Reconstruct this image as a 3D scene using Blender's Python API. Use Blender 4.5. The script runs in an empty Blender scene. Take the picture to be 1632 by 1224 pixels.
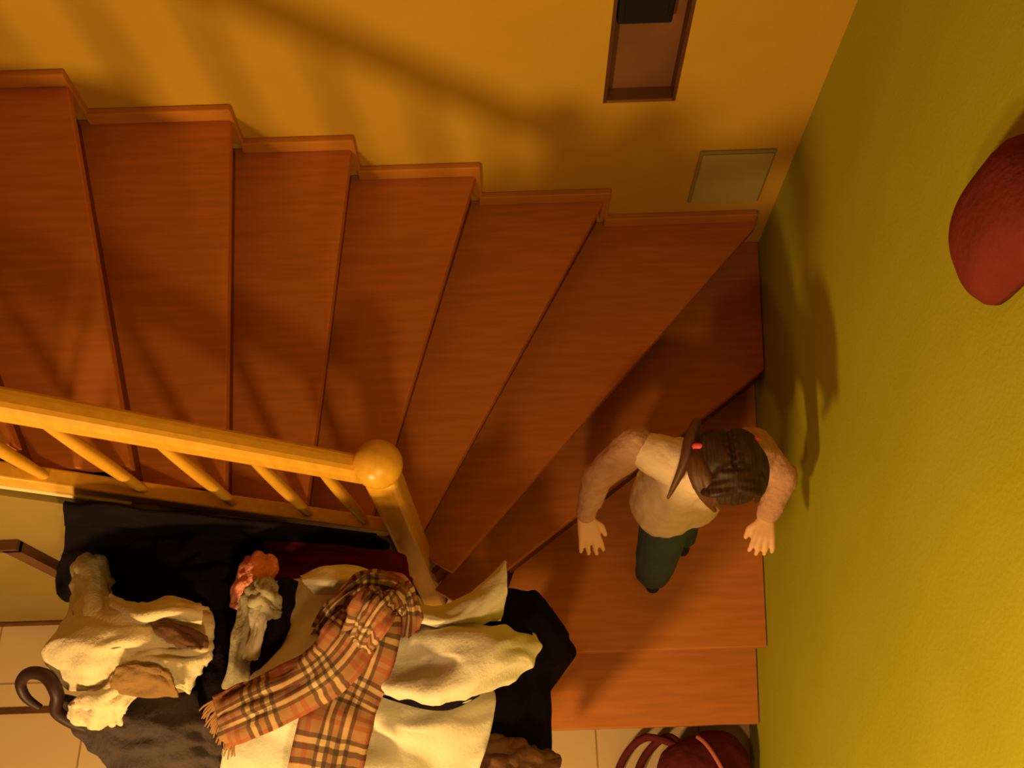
import bpy, bmesh, math, random
from mathutils import Vector, Matrix, noise
random.seed(7)
S = bpy.context.scene
C = bpy.context.collection

# ------------------------------------------------------------------ camera
F = 1450.0                                   # focal length in pixels of the 1632 px wide frame
TH = math.atan(678.4 / F)                    # angle away from straight down
RO = math.atan(22 / 678)                     # slight roll
H = 3.77                                     # camera height above the lower floor
_c, _s = math.cos(RO), math.sin(RO)
fw = Vector((0, math.sin(TH), -math.cos(TH))); up0 = Vector((0, math.cos(TH), math.sin(TH))); r0 = Vector((1, 0, 0))
right = _c * r0 - _s * up0
up = _s * r0 + _c * up0
cam_d = bpy.data.cameras.new('camera'); cam = bpy.data.objects.new('camera', cam_d); C.objects.link(cam)
cam_d.sensor_width = 36; cam_d.lens = F / 1632 * 36; cam_d.clip_start = 0.05
M3 = Matrix((right, up, -fw)).transposed()
cam.matrix_world = Matrix.Translation((0, 0, H)) @ M3.to_4x4()
S.camera = cam

def ray(u, v):
    a, b = (u - 816) / F, (612 - v) / F
    return right * a + up * b + fw
def P(u, v, D):
    """point seen at (u, v) lying D metres below the camera"""
    r = ray(u, v); r = r * (D / -r.z)
    return Vector((r.x, r.y, H - D))
def PY(u, v, Y):
    """point seen at (u, v) on the vertical plane y = Y"""
    r = ray(u, v); r = r * (Y / r.y)
    return Vector((r.x, r.y, H + r.z))

# ------------------------------------------------------------------ light
w = bpy.data.worlds.new('world'); S.world = w; w.use_nodes = True
w.node_tree.nodes['Background'].inputs[0].default_value = (1.0, 0.34, 0.10, 1)
w.node_tree.nodes['Background'].inputs[1].default_value = 0.09
LAMP = Vector((-1.233, -1.36, H - 1.71))
ld = bpy.data.lights.new('hall_lamp_light', 'POINT'); lo = bpy.data.objects.new('hall_lamp_light', ld); C.objects.link(lo)
lo.location = LAMP; ld.energy = 218; ld.color = (1.0, 0.61, 0.20); ld.shadow_soft_size = 0.13
ld2 = bpy.data.lights.new('ceiling_lamp_light', 'POINT'); lo2 = bpy.data.objects.new('ceiling_lamp_light', ld2); C.objects.link(lo2)
lo2.location = (-0.08, -0.50, H - 1.08); ld2.energy = 46; ld2.color = (1.0, 0.58, 0.22); ld2.shadow_soft_size = 0.07
S.view_settings.view_transform = 'Standard'; S.view_settings.look = 'None'
S.view_settings.gamma = 1; S.view_settings.use_curve_mapping = False
S.view_settings.exposure = 0.0

# ------------------------------------------------------------------ materials
def mat(name, col, rough=0.6, col2=None, scale=8, stretch=(1, 1, 1), bump=0.0, bscale=60, spec=0.3, sheen=0):
    m = bpy.data.materials.new(name); m.use_nodes = True
    nt = m.node_tree; b = nt.nodes['Principled BSDF']
    b.inputs['Base Color'].default_value = (*col, 1)
    b.inputs['Roughness'].default_value = rough
    b.inputs['Specular IOR Level'].default_value = spec
    if sheen: b.inputs['Sheen Weight'].default_value = sheen
    tc = nt.nodes.new('ShaderNodeTexCoord')
    if col2:
        mp = nt.nodes.new('ShaderNodeMapping'); mp.inputs['Scale'].default_value = stretch
        n = nt.nodes.new('ShaderNodeTexNoise'); n.inputs['Scale'].default_value = scale; n.inputs['Detail'].default_value = 5
        r = nt.nodes.new('ShaderNodeValToRGB')
        r.color_ramp.elements[0].position = 0.35; r.color_ramp.elements[1].position = 0.65
        r.color_ramp.elements[0].color = (*col, 1); r.color_ramp.elements[1].color = (*col2, 1)
        nt.links.new(tc.outputs['Object'], mp.inputs[0]); nt.links.new(mp.outputs[0], n.inputs[0])
        nt.links.new(n.outputs[0], r.inputs[0]); nt.links.new(r.outputs[0], b.inputs['Base Color'])
    if bump:
        n = nt.nodes.new('ShaderNodeTexNoise'); n.inputs['Scale'].default_value = bscale; n.inputs['Detail'].default_value = 4
        bp = nt.nodes.new('ShaderNodeBump'); bp.inputs['Strength'].default_value = bump; bp.inputs['Distance'].default_value = 0.01
        nt.links.new(tc.outputs['Object'], n.inputs[0]); nt.links.new(n.outputs[0], bp.inputs['Height'])
        nt.links.new(bp.outputs[0], b.inputs['Normal'])
    return m

M = {}
M['orange_wall'] = mat('orange_plaster', (0.61, 0.36, 0.035), 0.85, (0.65, 0.39, 0.042), 3, bump=0.15, bscale=90)
M['green_wall'] = mat('green_plaster', (0.41, 0.40, 0.014), 0.85, (0.44, 0.43, 0.022), 3, bump=0.15, bscale=90)
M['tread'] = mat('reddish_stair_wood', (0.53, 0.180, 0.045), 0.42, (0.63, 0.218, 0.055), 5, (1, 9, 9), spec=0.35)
M['riser'] = mat('dark_stair_wood', (0.16, 0.045, 0.012), 0.5, (0.19, 0.055, 0.015), 5, (1, 9, 9))  # dark wood, with the shade below the nosings added to the colour
M['skirt'] = mat('stair_skirting_wood', (0.55, 0.22, 0.03), 0.5, (0.62, 0.25, 0.035), 6)
M['pine'] = mat('varnished_pine', (0.70, 0.36, 0.03), 0.35, (0.80, 0.43, 0.045), 6, (8, 8, 1), spec=0.5)
M['lip'] = mat('pale_string_edge', (0.85, 0.72, 0.36), 0.5, (0.8, 0.66, 0.3), 6)  # cream colour painting lamplight on the stringer's lower edge
M['under'] = mat('understair_panel', (0.27, 0.19, 0.05), 0.8, (0.30, 0.21, 0.055), 5)
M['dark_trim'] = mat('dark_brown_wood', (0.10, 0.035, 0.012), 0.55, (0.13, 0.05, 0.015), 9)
M['brown'] = mat('niche_brown', (0.20, 0.085, 0.035), 0.8, (0.24, 0.10, 0.04), 6)
M['black'] = mat('black_plastic', (0.012, 0.010, 0.014), 0.5)
M['plate'] = mat('pale_green_plate', (0.46, 0.37, 0.11), 0.6, (0.49, 0.39, 0.12), 4)
M['plate_edge'] = mat('plate_edge_grey', (0.33, 0.25, 0.07), 0.6)
M['cream'] = mat('cream_cotton', (0.66, 0.61, 0.47), 0.85, (0.71, 0.66, 0.52), 10, bump=0.2, bscale=120, sheen=0.2)
M['fleece'] = mat('cream_fleece', (0.66, 0.56, 0.36), 0.95, (0.72, 0.62, 0.41), 14, bump=0.35, bscale=110, sheen=0.4)
M['fleece_lining'] = mat('brown_fleece_lining', (0.22, 0.12, 0.045), 0.95, (0.28, 0.16, 0.06), 14, bump=0.6)  # brown for painted shade in the lower hollow, also on the pocket fold
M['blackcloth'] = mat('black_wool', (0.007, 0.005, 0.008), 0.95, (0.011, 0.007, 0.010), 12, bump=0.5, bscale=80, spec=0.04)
M['greycloth'] = mat('charcoal_cloth', (0.060, 0.045, 0.045), 0.95, (0.075, 0.055, 0.055), 12, bump=0.5, bscale=80, spec=0.04)
M['maroon'] = mat('maroon_cloth', (0.14, 0.012, 0.03), 0.9, (0.17, 0.016, 0.036), 12, bump=0.4, spec=0.04)
M['darkred'] = mat('dark_red_cloth', (0.17, 0.03, 0.02), 0.9, (0.21, 0.035, 0.028), 10, bump=0.4, spec=0.04)
M['salmon'] = mat('salmon_knit', (0.90, 0.30, 0.22), 0.9, (0.95, 0.36, 0.26), 20, bump=0.6, bscale=150)
M['pinkpipe'] = mat('pink_piping', (0.62, 0.17, 0.12), 0.7)
M['greytrim'] = mat('grey_fleece', (0.30, 0.26, 0.17), 0.9, (0.40, 0.35, 0.24), 14, bump=0.5)
M['brownhide'] = mat('brown_suede', (0.11, 0.045, 0.02), 0.9, (0.14, 0.06, 0.025), 10, bump=0.4)
M['skin'] = mat('skin', (0.86, 0.50, 0.30), 0.55, (0.90, 0.54, 0.33), 8)
M['hair'] = mat('dark_brown_hair', (0.022, 0.009, 0.006), 0.5, (0.06, 0.022, 0.012), 22, (14, 1, 2), spec=0.4)
M['hair2'] = mat('brown_hair_strand', (0.09, 0.032, 0.012), 0.5, (0.14, 0.055, 0.02), 22, (14, 1, 2), spec=0.4)
M['shirt'] = mat('pale_shirt', (0.86, 0.66, 0.48), 0.9, (0.90, 0.70, 0.52), 6, bump=0.25, bscale=70)
M['sleeve'] = mat('pink_brown_sleeve', (0.54, 0.29, 0.20), 0.9, (0.62, 0.36, 0.26), 30, (1, 1, 4), bump=0.5, bscale=60)
M['trouser'] = mat('dark_green_denim', (0.052, 0.085, 0.105), 0.9, (0.064, 0.105, 0.125), 12, bump=0.3)
M['shoe'] = mat('black_shoe', (0.02, 0.018, 0.015), 0.5)
M['pink'] = mat('pink_hair_tie', (0.80, 0.10, 0.13), 0.6)
M['loop'] = mat('near_black_bentwood', (0.030, 0.010, 0.010), 0.5)
M['lining'] = mat('dark_brown_lining', (0.10, 0.045, 0.02), 0.95, (0.14, 0.06, 0.025), 14, bump=0.4)  # deep brown painting the shade in the upper jacket hollow
M['bagred'] = mat('dark_maroon_nylon', (0.10, 0.016, 0.018), 0.8, (0.125, 0.02, 0.022), 10, bump=0.3, spec=0.1)
M['eye'] = mat('eye_white', (0.8, 0.8, 0.75), 0.3); M['lips'] = mat('lips', (0.6, 0.2, 0.15), 0.5)

# tiled floor with grout lines
m = bpy.data.materials.new('beige_floor_tiles'); m.use_nodes = True; nt = m.node_tree; b = nt.nodes['Principled BSDF']
tc = nt.nodes.new('ShaderNodeTexCoord'); mp = nt.nodes.new('ShaderNodeMapping'); br = nt.nodes.new('ShaderNodeTexBrick')
br.offset = 0; br.inputs['Color1'].default_value = (0.66, 0.48, 0.28, 1); br.inputs['Color2'].default_value = (0.70, 0.51, 0.30, 1)
br.inputs['Mortar'].default_value = (0.36, 0.22, 0.11, 1); br.inputs['Scale'].default_value = 1
br.inputs['Mortar Size'].default_value = 0.004; br.inputs['Brick Width'].default_value = 0.40; br.inputs['Row Height'].default_value = 0.40
mp.inputs['Location'].default_value = (0.12, -0.115, 0)
nt.links.new(tc.outputs['Object'], mp.inputs[0]); nt.links.new(mp.outputs[0], br.inputs[0]); nt.links.new(br.outputs[0], b.inputs['Base Color'])
b.inputs['Roughness'].default_value = 0.45; M['tiles'] = m

# plaid: tan with red bands and black/white line groups, laid out on the cloth's own UVs (metres)
def plaid():
    m = bpy.data.materials.new('tan_plaid_wool'); m.use_nodes = True; nt = m.node_tree; b = nt.nodes['Principled BSDF']
    uv = nt.nodes.new('ShaderNodeTexCoord'); sep = nt.nodes.new('ShaderNodeSeparateXYZ'); nt.links.new(uv.outputs['UV'], sep.inputs[0])
    PER = 0.15
    def stripes(out, pos, wid):
        acc = None
        for p in pos:
            a = nt.nodes.new('ShaderNodeMath'); a.operation = 'DIVIDE'; nt.links.new(out, a.inputs[0]); a.inputs[1].default_value = PER
            f = nt.nodes.new('ShaderNodeMath'); f.operation = 'FRACT'; nt.links.new(a.outputs[0], f.inputs[0])
            d = nt.nodes.new('ShaderNodeMath'); d.operation = 'SUBTRACT'; nt.links.new(f.outputs[0], d.inputs[0]); d.inputs[1].default_value = p
            ab = nt.nodes.new('ShaderNodeMath'); ab.operation = 'ABSOLUTE'; nt.links.new(d.outputs[0], ab.inputs[0])
            lt = nt.nodes.new('ShaderNodeMath'); lt.operation = 'LESS_THAN'; nt.links.new(ab.outputs[0], lt.inputs[0]); lt.inputs[1].default_value = wid
            if acc is None: acc = lt.outputs[0]
            else:
                mx = nt.nodes.new('ShaderNodeMath'); mx.operation = 'MAXIMUM'; nt.links.new(acc, mx.inputs[0]); nt.links.new(lt.outputs[0], mx.inputs[1]); acc = mx.outputs[0]
        return acc
    col = None
    cur = nt.nodes.new('ShaderNodeRGB'); cur.outputs[0].default_value = (0.31, 0.15, 0.058, 1); cur = cur.outputs[0]
    for pos, wid, colr, fac in (([0.05, 0.9], 0.04, (0.30, 0.05, 0.025), 0.55), ([0.36, 0.64], 0.033, (0.75, 0.56, 0.28), 0.38),
                                ([0.29, 0.43, 0.57, 0.71], 0.030, (0.02, 0.012, 0.012), 0.62)):
        for ax in (0, 1):
            s = stripes(sep.outputs[ax], pos, wid)
            mu = nt.nodes.new('ShaderNodeMath'); mu.operation = 'MULTIPLY'; nt.links.new(s, mu.inputs[0]); mu.inputs[1].default_value = fac
            mx = nt.nodes.new('ShaderNodeMixRGB'); nt.links.new(mu.outputs[0], mx.inputs[0]); nt.links.new(cur, mx.inputs[1]); mx.inputs[2].default_value = (*colr, 1)
            cur = mx.outputs[0]
    nt.links.new(cur, b.inputs['Base Color']); b.inputs['Roughness'].default_value = 0.95
    return m
M['plaid'] = plaid()

# ------------------------------------------------------------------ helpers
def link(name, bm, m, parent=None, smooth=False, bevel=0):
    me = bpy.data.meshes.new(name); bm.normal_update(); bm.to_mesh(me); bm.free()
    o = bpy.data.objects.new(name, me); C.objects.link(o); me.materials.append(m)
    if smooth:
        for p in me.polygons: p.use_smooth = True
    if bevel:
        md = o.modifiers.new('bevel', 'BEVEL'); md.width = bevel; md.segments = 3; md.limit_method = 'ANGLE'
    if parent: setpar(o, parent)
    return o
def setpar(o, p):
    bpy_m = o.matrix_world.copy(); o.parent = p
    inv = Matrix.Translation(-wloc(p)); o.matrix_parent_inverse = inv
def wloc(p):
    v = Vector(p.location)
    if p.parent: v = v * 1.0
    return v
def thing(name, label, cat, loc=(0, 0, 0), group=None):
    o = bpy.data.objects.new(name, None); C.objects.link(o); o.location = loc; o.empty_display_size = 0.1
    return tag(o, label, cat, group)
def tag(o, label, cat, group=None):
    o['label'] = label; o['category'] = cat
    if group: o['group'] = group
    return o
def struct(o): o['kind'] = 'structure'; return o
def box(bm, a, b_):
    x0, y0, z0 = a; x1, y1, z1 = b_
    v = [bm.verts.new(p) for p in ((x0, y0, z0), (x1, y0, z0), (x1, y1, z0), (x0, y1, z0), (x0, y0, z1), (x1, y0, z1), (x1, y1, z1), (x0, y1, z1))]
    for f in ((0, 3, 2, 1), (4, 5, 6, 7), (0, 1, 5, 4), (1, 2, 6, 5), (2, 3, 7, 6), (3, 0, 4, 7)): bm.faces.new([v[i] for i in f])
    return bm
def prism(pts, z0, z1):
    bm = bmesh.new(); n = len(pts)
    lo_ = [bm.verts.new((p[0], p[1], z0)) for p in pts]; hi = [bm.verts.new((p[0], p[1], z1)) for p in pts]
    bm.faces.new(hi); bm.faces.new(lo_[::-1])
    for i in range(n): bm.faces.new((lo_[i], lo_[(i + 1) % n], hi[(i + 1) % n], hi[i]))
    bmesh.ops.recalc_face_normals(bm, faces=bm.faces); return bm
def beam(bm, a, b_, w_, h_, side=Vector((0, 1, 0))):
    """rectangular bar from a to b_; w_ across (side), h_ along the remaining axis"""
    a, b_ = Vector(a), Vector(b_); d = (b_ - a).normalized(); s = (side - d * side.dot(d)).normalized(); t = d.cross(s)
    q = [(-1, -1), (1, -1), (1, 1), (-1, 1)]
    A = [bm.verts.new(a + s * (x * w_ / 2) + t * (y * h_ / 2)) for x, y in q]; B = [bm.verts.new(b_ + s * (x * w_ / 2) + t * (y * h_ / 2)) for x, y in q]
    bm.faces.new(A[::-1]); bm.faces.new(B)
    for i in range(4): bm.faces.new((A[i], A[(i + 1) % 4], B[(i + 1) % 4], B[i]))
    bmesh.ops.recalc_face_normals(bm, faces=bm.faces); return bm
def catmull(p, t):
    n = len(p) - 1; x = min(max(t, 0), 1) * n; i = min(int(x), n - 1); f = x - i
    p0 = p[max(i - 1, 0)]; p1 = p[i]; p2 = p[i + 1]; p3 = p[min(i + 2, n)]
    return 0.5 * ((2 * p1) + (p2 - p0) * f + (2 * p0 - 5 * p1 + 4 * p2 - p3) * f * f + (3 * p1 - p0 - 3 * p2 + p3) * f ** 3)
def tube(bm, pts, r, seg=10, n=24):
    pts = [Vector(p) for p in pts]; rings = []
    rr = r if isinstance(r, (list, tuple)) else [r] * len(pts)
    rv = [Vector((q, 0, 0)) for q in rr]
    prev = None
    for k in range(n + 1):
        c = catmull(pts, k / n); c2 = catmull(pts, min(k / n + 0.01, 1)); c1 = catmull(pts, max(k / n - 0.01, 0)); d = (c2 - c1).normalized()
        s = prev if prev else (Vector((0, 0, 1)) if abs(d.z) < 0.9 else Vector((1, 0, 0)))
        s = (s - d * s.dot(d)).normalized(); t = d.cross(s); prev = s; R = catmull(rv, k / n).x
        rings.append([bm.verts.new(c + (s * math.cos(a) + t * math.sin(a)) * R) for a in [2 * math.pi * j / seg for j in range(seg)]])
    for A, B in zip(rings, rings[1:]):
        for j in range(seg): bm.faces.new((A[j], A[(j + 1) % seg], B[(j + 1) % seg], B[j]))
    bm.faces.new(rings[0][::-1]); bm.faces.new(rings[-1])
    bmesh.ops.recalc_face_normals(bm, faces=bm.faces); return bm
def ball(bm, c, r, scale=(1, 1, 1), rot=None, seg=20):
    mt = Matrix.Translation(c) @ (rot.to_matrix().to_4x4() if rot else Matrix.Identity(4)) @ Matrix.Diagonal((*[r * s for s in scale], 1))
    bmesh.ops.create_uvsphere(bm, u_segments=seg, v_segments=seg // 2, radius=1, matrix=mt); return bm
def capsule(bm, a, ra, b_, rb, seg=16, fl=1.0):
    """tapered limb piece with rounded ends"""
    a, b_ = Vector(a), Vector(b_)
    ball(bm, a, ra, seg=seg); ball(bm, b_, rb, seg=seg)
    d = (b_ - a); L = d.length
    if L < 1e-5: return
    d.normalize(); s = d.orthogonal().normalized(); t = d.cross(s)
    A = [bm.verts.new(a + (s * math.cos(x) + t * math.sin(x)) * ra) for x in [2 * math.pi * j / seg for j in range(seg)]]
    B = [bm.verts.new(b_ + (s * math.cos(x) + t * math.sin(x)) * rb) for x in [2 * math.pi * j / seg for j in range(seg)]]
    for j in range(seg): bm.faces.new((A[j], A[(j + 1) % seg], B[(j + 1) % seg], B[j]))
    bm.faces.new(A[::-1]); bm.faces.new(B)
def chain(bm, pts):
    for (a, ra), (b_, rb) in zip(pts, pts[1:]): capsule(bm, a, ra, b_, rb)
def blob(name, bm, m, parent=None, voxel=0.008, smooth=6, wr=0, wscale=10):
    bmesh.ops.recalc_face_normals(bm, faces=bm.faces)
    o = link(name, bm, m, parent, True)
    r = o.modifiers.new('remesh', 'REMESH'); r.mode = 'VOXEL'; r.voxel_size = voxel; r.use_smooth_shade = True
    if smooth:
        s = o.modifiers.new('smooth', 'SMOOTH'); s.iterations = smooth; s.factor = 0.5
    if wr:
        tx = bpy.data.textures.new(name + '_folds', 'CLOUDS'); tx.noise_scale = 1.0 / wscale; tx.noise_depth = 2
        d = o.modifiers.new('folds', 'DISPLACE'); d.texture = tx; d.strength = wr; d.mid_level = 0.5
    return o
def before_wall(p):
    """pull a cloth point in front of the understair wall"""
    if p.y > 0.72:
        D = (H - p.z) * 0.72 / p.y; return Vector((p.x * 0.72 / p.y, 0.72, H - D))
    return p
def sheet(name, rows, m, parent=None, nu=60, nv=60, wr=0.008, wf=9, seed=0, thick=0.008, drop=(), droplen=0.3, aniso=(1, 1), uvs=True, curl=0.0):
    """cloth through a grid of points given as (u, v, D)"""
    G = [[before_wall(P(*p)) if not isinstance(p, Vector) else p for p in r] for r in rows]
    bm = bmesh.new(); grid = []
    for i in range(nv + 1):
        cols = [catmull([G[k][j] for k in range(len(G))], i / nv) for j in range(len(G[0]))]
        grid.append([catmull(cols, j / nu) for j in range(nu + 1)])
    out = []
    for i in range(nv + 1):
        row = []
        for j in range(nu + 1):
            a = grid[min(i + 1, nv)][j] - grid[max(i - 1, 0)][j]; b2 = grid[i][min(j + 1, nu)] - grid[i][max(j - 1, 0)]
            n = a.cross(b2)
            n = n.normalized() if n.length > 1e-9 else Vector((0, 0, 1))
            if n.z < 0: n = -n
            c = grid[i][j]
            x = Vector((j / nu * aniso[0] * wf * 0.35, i / nv * aniso[1] * wf * 0.35, seed * 7.3))
            h = noise.fractal(x, 1.1, 2.0, 2)
            rdg = 1 - abs(noise.noise(x * 1.3 + Vector((3.1, 8.2, seed)))) * 2.2
            row.append(c + n * wr * (h * 1.3 + rdg * 0.8))
        out.append(row)
    V = [[bm.verts.new(p) for p in r] for r in out]
    uvl = bm.loops.layers.uv.new('UVMap')
    def quad(a, b2, c, d, uv=None):
        f = bm.faces.new((a, b2, c, d))
        if uv:
            for l, t in zip(f.loops, uv): l[uvl].uv = t
    # arc-length uv in metres
    LU = sum((out[nv // 2][j + 1] - out[nv // 2][j]).length for j in range(nu)); LV = sum((out[i + 1][nu // 2] - out[i][nu // 2]).length for i in range(nv))
    for i in range(nv):
        for j in range(nu):
            uv = [(jj / nu * LU, ii / nv * LV) for ii, jj in ((i, j), (i, j + 1), (i + 1, j + 1), (i + 1, j))]
            quad(V[i][j], V[i][j + 1], V[i + 1][j + 1], V[i + 1][j], uv)
    edges = {'t': [V[0][j] for j in range(nu + 1)], 'b': [V[nv][j] for j in range(nu + 1)], 'l': [V[i][0] for i in range(nv + 1)], 'r': [V[i][nu] for i in range(nv + 1)]}
    cen = Vector((0, 0, 0))
    for r in out: cen += r[nu // 2]
    cen /= len(out)
    for e in drop:
        prev = edges[e]
        base = [v.co.copy() for v in prev]
        for k in range(1, 9):
            cur = []
            for q, v in enumerate(base):
                inw = Vector((cen.x - v.x, cen.y - v.y, 0)); inw = inw.normalized() if inw.length > 1e-6 else inw
                f = math.sin(q * 0.55 + seed) * 0.012 * min(1, k / 3)
                cur.append(bm.verts.new(v + inw * (0.012 * k + f) + Vector((0, 0, -droplen * k / 8))))
            for q in range(len(cur) - 1):
                quad(prev[q], prev[q + 1], cur[q + 1], cur[q], [(q * .01, 0), (q * .01 + .01, 0), (q * .01 + .01, .03), (q * .01, .03)])
            prev = cur
    bmesh.ops.recalc_face_normals(bm, faces=bm.faces)
    o = link(name, bm, m, parent, True)
    s = o.modifiers.new('thickness', 'SOLIDIFY'); s.thickness = thick; s.offset = 0
    return o
def ribbon(name, path, widths, m, parent=None, n=70, nw=14, wr=0.006, seed=0, thick=0.006, arch=0.02):
    """strip of cloth along a path of (u, v, D); widths in metres"""
    pts = [P(*p) for p in path]; wv = [Vector((x, 0, 0)) for x in widths]
    rows = []
    for k in range(len(pts) * 3):
        t = k / (len(pts) * 3 - 1); c = catmull(pts, t); d = (catmull(pts, min(t + .02, 1)) - catmull(pts, max(t - .02, 0))).normalized()
        s = d.cross(Vector((0, 0, 1))).normalized(); W = catmull(wv, t).x
        rows.append([c + s * (x * W / 2) + Vector((0, 0, arch * (1 - x * x))) for x in (-1, -.5, 0, .5, 1)])
    return sheet(name, rows, m, parent, nu=nw, nv=n, wr=wr, wf=12, seed=seed, thick=thick, aniso=(1.6, 1.0))

# ------------------------------------------------------------------ setting
GW0 = Vector((1.065, 2.15)); GW1 = Vector((0.90, 0.50))          # line of the green wall in plan
gd = (GW1 - GW0).normalized(); gn = Vector((gd.y, -gd.x)) * -1       # gn points out of the room (+x)
if gn.x < 0: gn = -gn
def gx(y): return GW0.x + (GW1.x - GW0.x) * (GW0.y - y) / (GW0.y - GW1.y)
ZT = H + 0.9
bm = bmesh.new(); box(bm, (-3.2, -2.2, -0.12), (gx(-2.2) + 0.4, 2.3, 0)); struct(link('floor', bm, M['tiles']))
# orange wall with a recess at x 0.335..0.585, z H-2.39 .. H-1.70
nx0, nx1, nz0, nz1 = 0.337, 0.582, H - 2.385, H - 1.60
bm = bmesh.new()
for a, b_ in (((-3.2, 2.15, 0), (nx0, 2.30, ZT)), ((nx1, 2.15, 0), (1.25, 2.30, ZT)), ((nx0, 2.15, 0), (nx1, 2.30, nz0)), ((nx0, 2.15, nz1), (nx1, 2.30, ZT))): box(bm, a, b_)
struct(link('wall_back', bm, M['orange_wall']))
bm = prism([(gx(2.15), 2.15), (gx(-2.2), -2.2), (gx(-2.2) + 0.12, -2.2), (gx(2.15) + 0.12, 2.15)], 0, ZT)
struct(link('wall_right', bm, M['green_wall']))
UY = 0.76
bm = bmesh.new()
vs = [(-3.2, 0), (-0.40, 0), (-0.40, H - 2.80), (-1.15, H - 2.30), (-3.2, H - 0.85)]
A = [bm.verts.new((x, UY, z)) for x, z in vs]; B = [bm.verts.new((x, UY + 0.03, z)) for x, z in vs]
bm.faces.new(A); bm.faces.new(B[::-1])
for i in range(5): bm.faces.new((A[i], A[(i + 1) % 5], B[(i + 1) % 5], B[i]))
bmesh.ops.recalc_face_normals(bm, faces=bm.faces); struct(link('wall_understair', bm, M['under']))
bm = bmesh.new(); box(bm, (-3.2, UY - 0.02, 0), (-0.42, UY, 0.055)); struct(link('baseboard_understair', bm, M['dark_trim'], bevel=0.004))
# dark frame of the cupboard door in the understair wall
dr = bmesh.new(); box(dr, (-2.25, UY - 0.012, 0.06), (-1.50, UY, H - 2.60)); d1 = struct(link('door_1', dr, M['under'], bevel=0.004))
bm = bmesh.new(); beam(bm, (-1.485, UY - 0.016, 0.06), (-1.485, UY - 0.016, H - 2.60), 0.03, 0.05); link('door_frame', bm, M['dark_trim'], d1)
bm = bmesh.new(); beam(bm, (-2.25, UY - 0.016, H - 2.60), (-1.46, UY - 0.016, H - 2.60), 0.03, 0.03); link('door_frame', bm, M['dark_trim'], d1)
# threshold strip in the tiled floor
bm = bmesh.new(); a = P(-60, 1136, H); b_ = P(330, 1136, H); box(bm, (a.x, a.y - 0.012, 0), (-0.9, a.y + 0.012, 0.008)); struct(link('trim_1', bm, M['dark_trim'], bevel=0.003))

# recess back, black box in it
nich = thing('wall_niche', 'narrow dark brown recess in the orange wall above the winding steps', 'wall niche', ((nx0 + nx1) / 2, 2.2, nz0))
bm = bmesh.new(); box(bm, (nx0, 2.205, nz0), (nx1, 2.30, nz1)); link('back_panel', bm, M['brown'], nich)
bm = bmesh.new(); box(bm, (nx0, 2.152, nz0), (nx0 + 0.012, 2.205, nz1)); link('side_panel', bm, M['dark_trim'], nich)
bm = bmesh.new(); box(bm, (nx1 - 0.012, 2.152, nz0), (nx1, 2.205, nz1)); link('side_panel', bm, M['dark_trim'], nich)
bm = bmesh.new(); box(bm, (nx0 + 0.012, 2.152, nz0), (nx1 - 0.012, 2.205, nz0 + 0.012)); link('shelf', bm, M['brown'], nich)
bx = thing('wall_box', 'black box fixed high in the dark brown wall recess', 'box', (0.44, 2.24, H - 2.02))
bm = bmesh.new(); box(bm, (0.355, 2.162, H - 2.06), (0.525, 2.204, H - 1.72)); link('housing', bm, M['black'], bx, bevel=0.008)
bm = bmesh.new(); box(bm, (0.375, 2.156, H - 2.03), (0.505, 2.162, H - 1.76)); link('front_cover', bm, M['black'], bx, bevel=0.003)

# pale plate low on the orange wall
pl = thing('wall_access_plate', 'pale green square cover plate low on the orange wall beside the corner', 'cover plate', (0.85, 2.14, H - 2.95))
a = PY(1118, 240, 2.15); b_ = PY(1209, 318, 2.15)
bm = bmesh.new(); box(bm, (0.712, 2.138, H - 2.95), (0.990, 2.15, H - 2.645)); link('plate_frame', bm, M['plate_edge'], pl, bevel=0.004)
bm = bmesh.new(); box(bm, (0.722, 2.130, H - 2.94), (0.982, 2.138, H - 2.655)); link('plate', bm, M['plate'], pl, bevel=0.004)

# ------------------------------------------------------------------ staircase
st = thing('winding_staircase', 'reddish brown wooden winder staircase descending along the orange wall', 'staircase', (0, 1.4, 0))
YI = 0.83                                                            # inner edge of the flight
NEW = Vector((-0.345, 0.80))
Tn = [1.86, 2.03, 2.20, 2.38, 2.55, 2.72, 2.90, 3.07, 3.25, 3.42, 3.59]   # depth of treads 0..
# nosing lines: (wall end, inner end) of treads -1..6
W = [(-2.45, 2.13), (-1.90, 2.13), (-1.39, 2.13), (-0.92, 2.13), (-0.54, 2.13), (-0.105, 2.13), (0.39, 2.13), (0.99, 2.13)]
I = [(-1.45, YI), (-1.20, YI), (-0.99, YI), (-0.80, YI), (-0.612, YI), (-0.45, YI), (-0.315, YI), (-0.265, 0.72)]
def tread(poly, D, idx):
    bm = prism(poly, H - D - 0.038, H - D)
    link('tread', bm, M['tread'], st, bevel=0.004)
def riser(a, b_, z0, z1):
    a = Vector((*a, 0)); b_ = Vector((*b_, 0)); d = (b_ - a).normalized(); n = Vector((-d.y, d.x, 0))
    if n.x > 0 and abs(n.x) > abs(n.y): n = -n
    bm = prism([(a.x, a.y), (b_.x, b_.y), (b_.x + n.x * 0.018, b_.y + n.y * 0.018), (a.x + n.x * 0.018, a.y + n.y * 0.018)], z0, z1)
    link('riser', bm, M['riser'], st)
def shrink(a, b_, d):
    """move both ends back against the walking direction (for riser under nosing)"""
    v = Vector((b_[0] - a[0], b_[1] - a[1])).normalized(); n = Vector((v.y, -v.x))
    if n.x > 0: n = -n
    return (a[0] + n.x * d, a[1] + n.y * d), (b_[0] + n.x * d, b_[1] + n.y * d)
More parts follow.
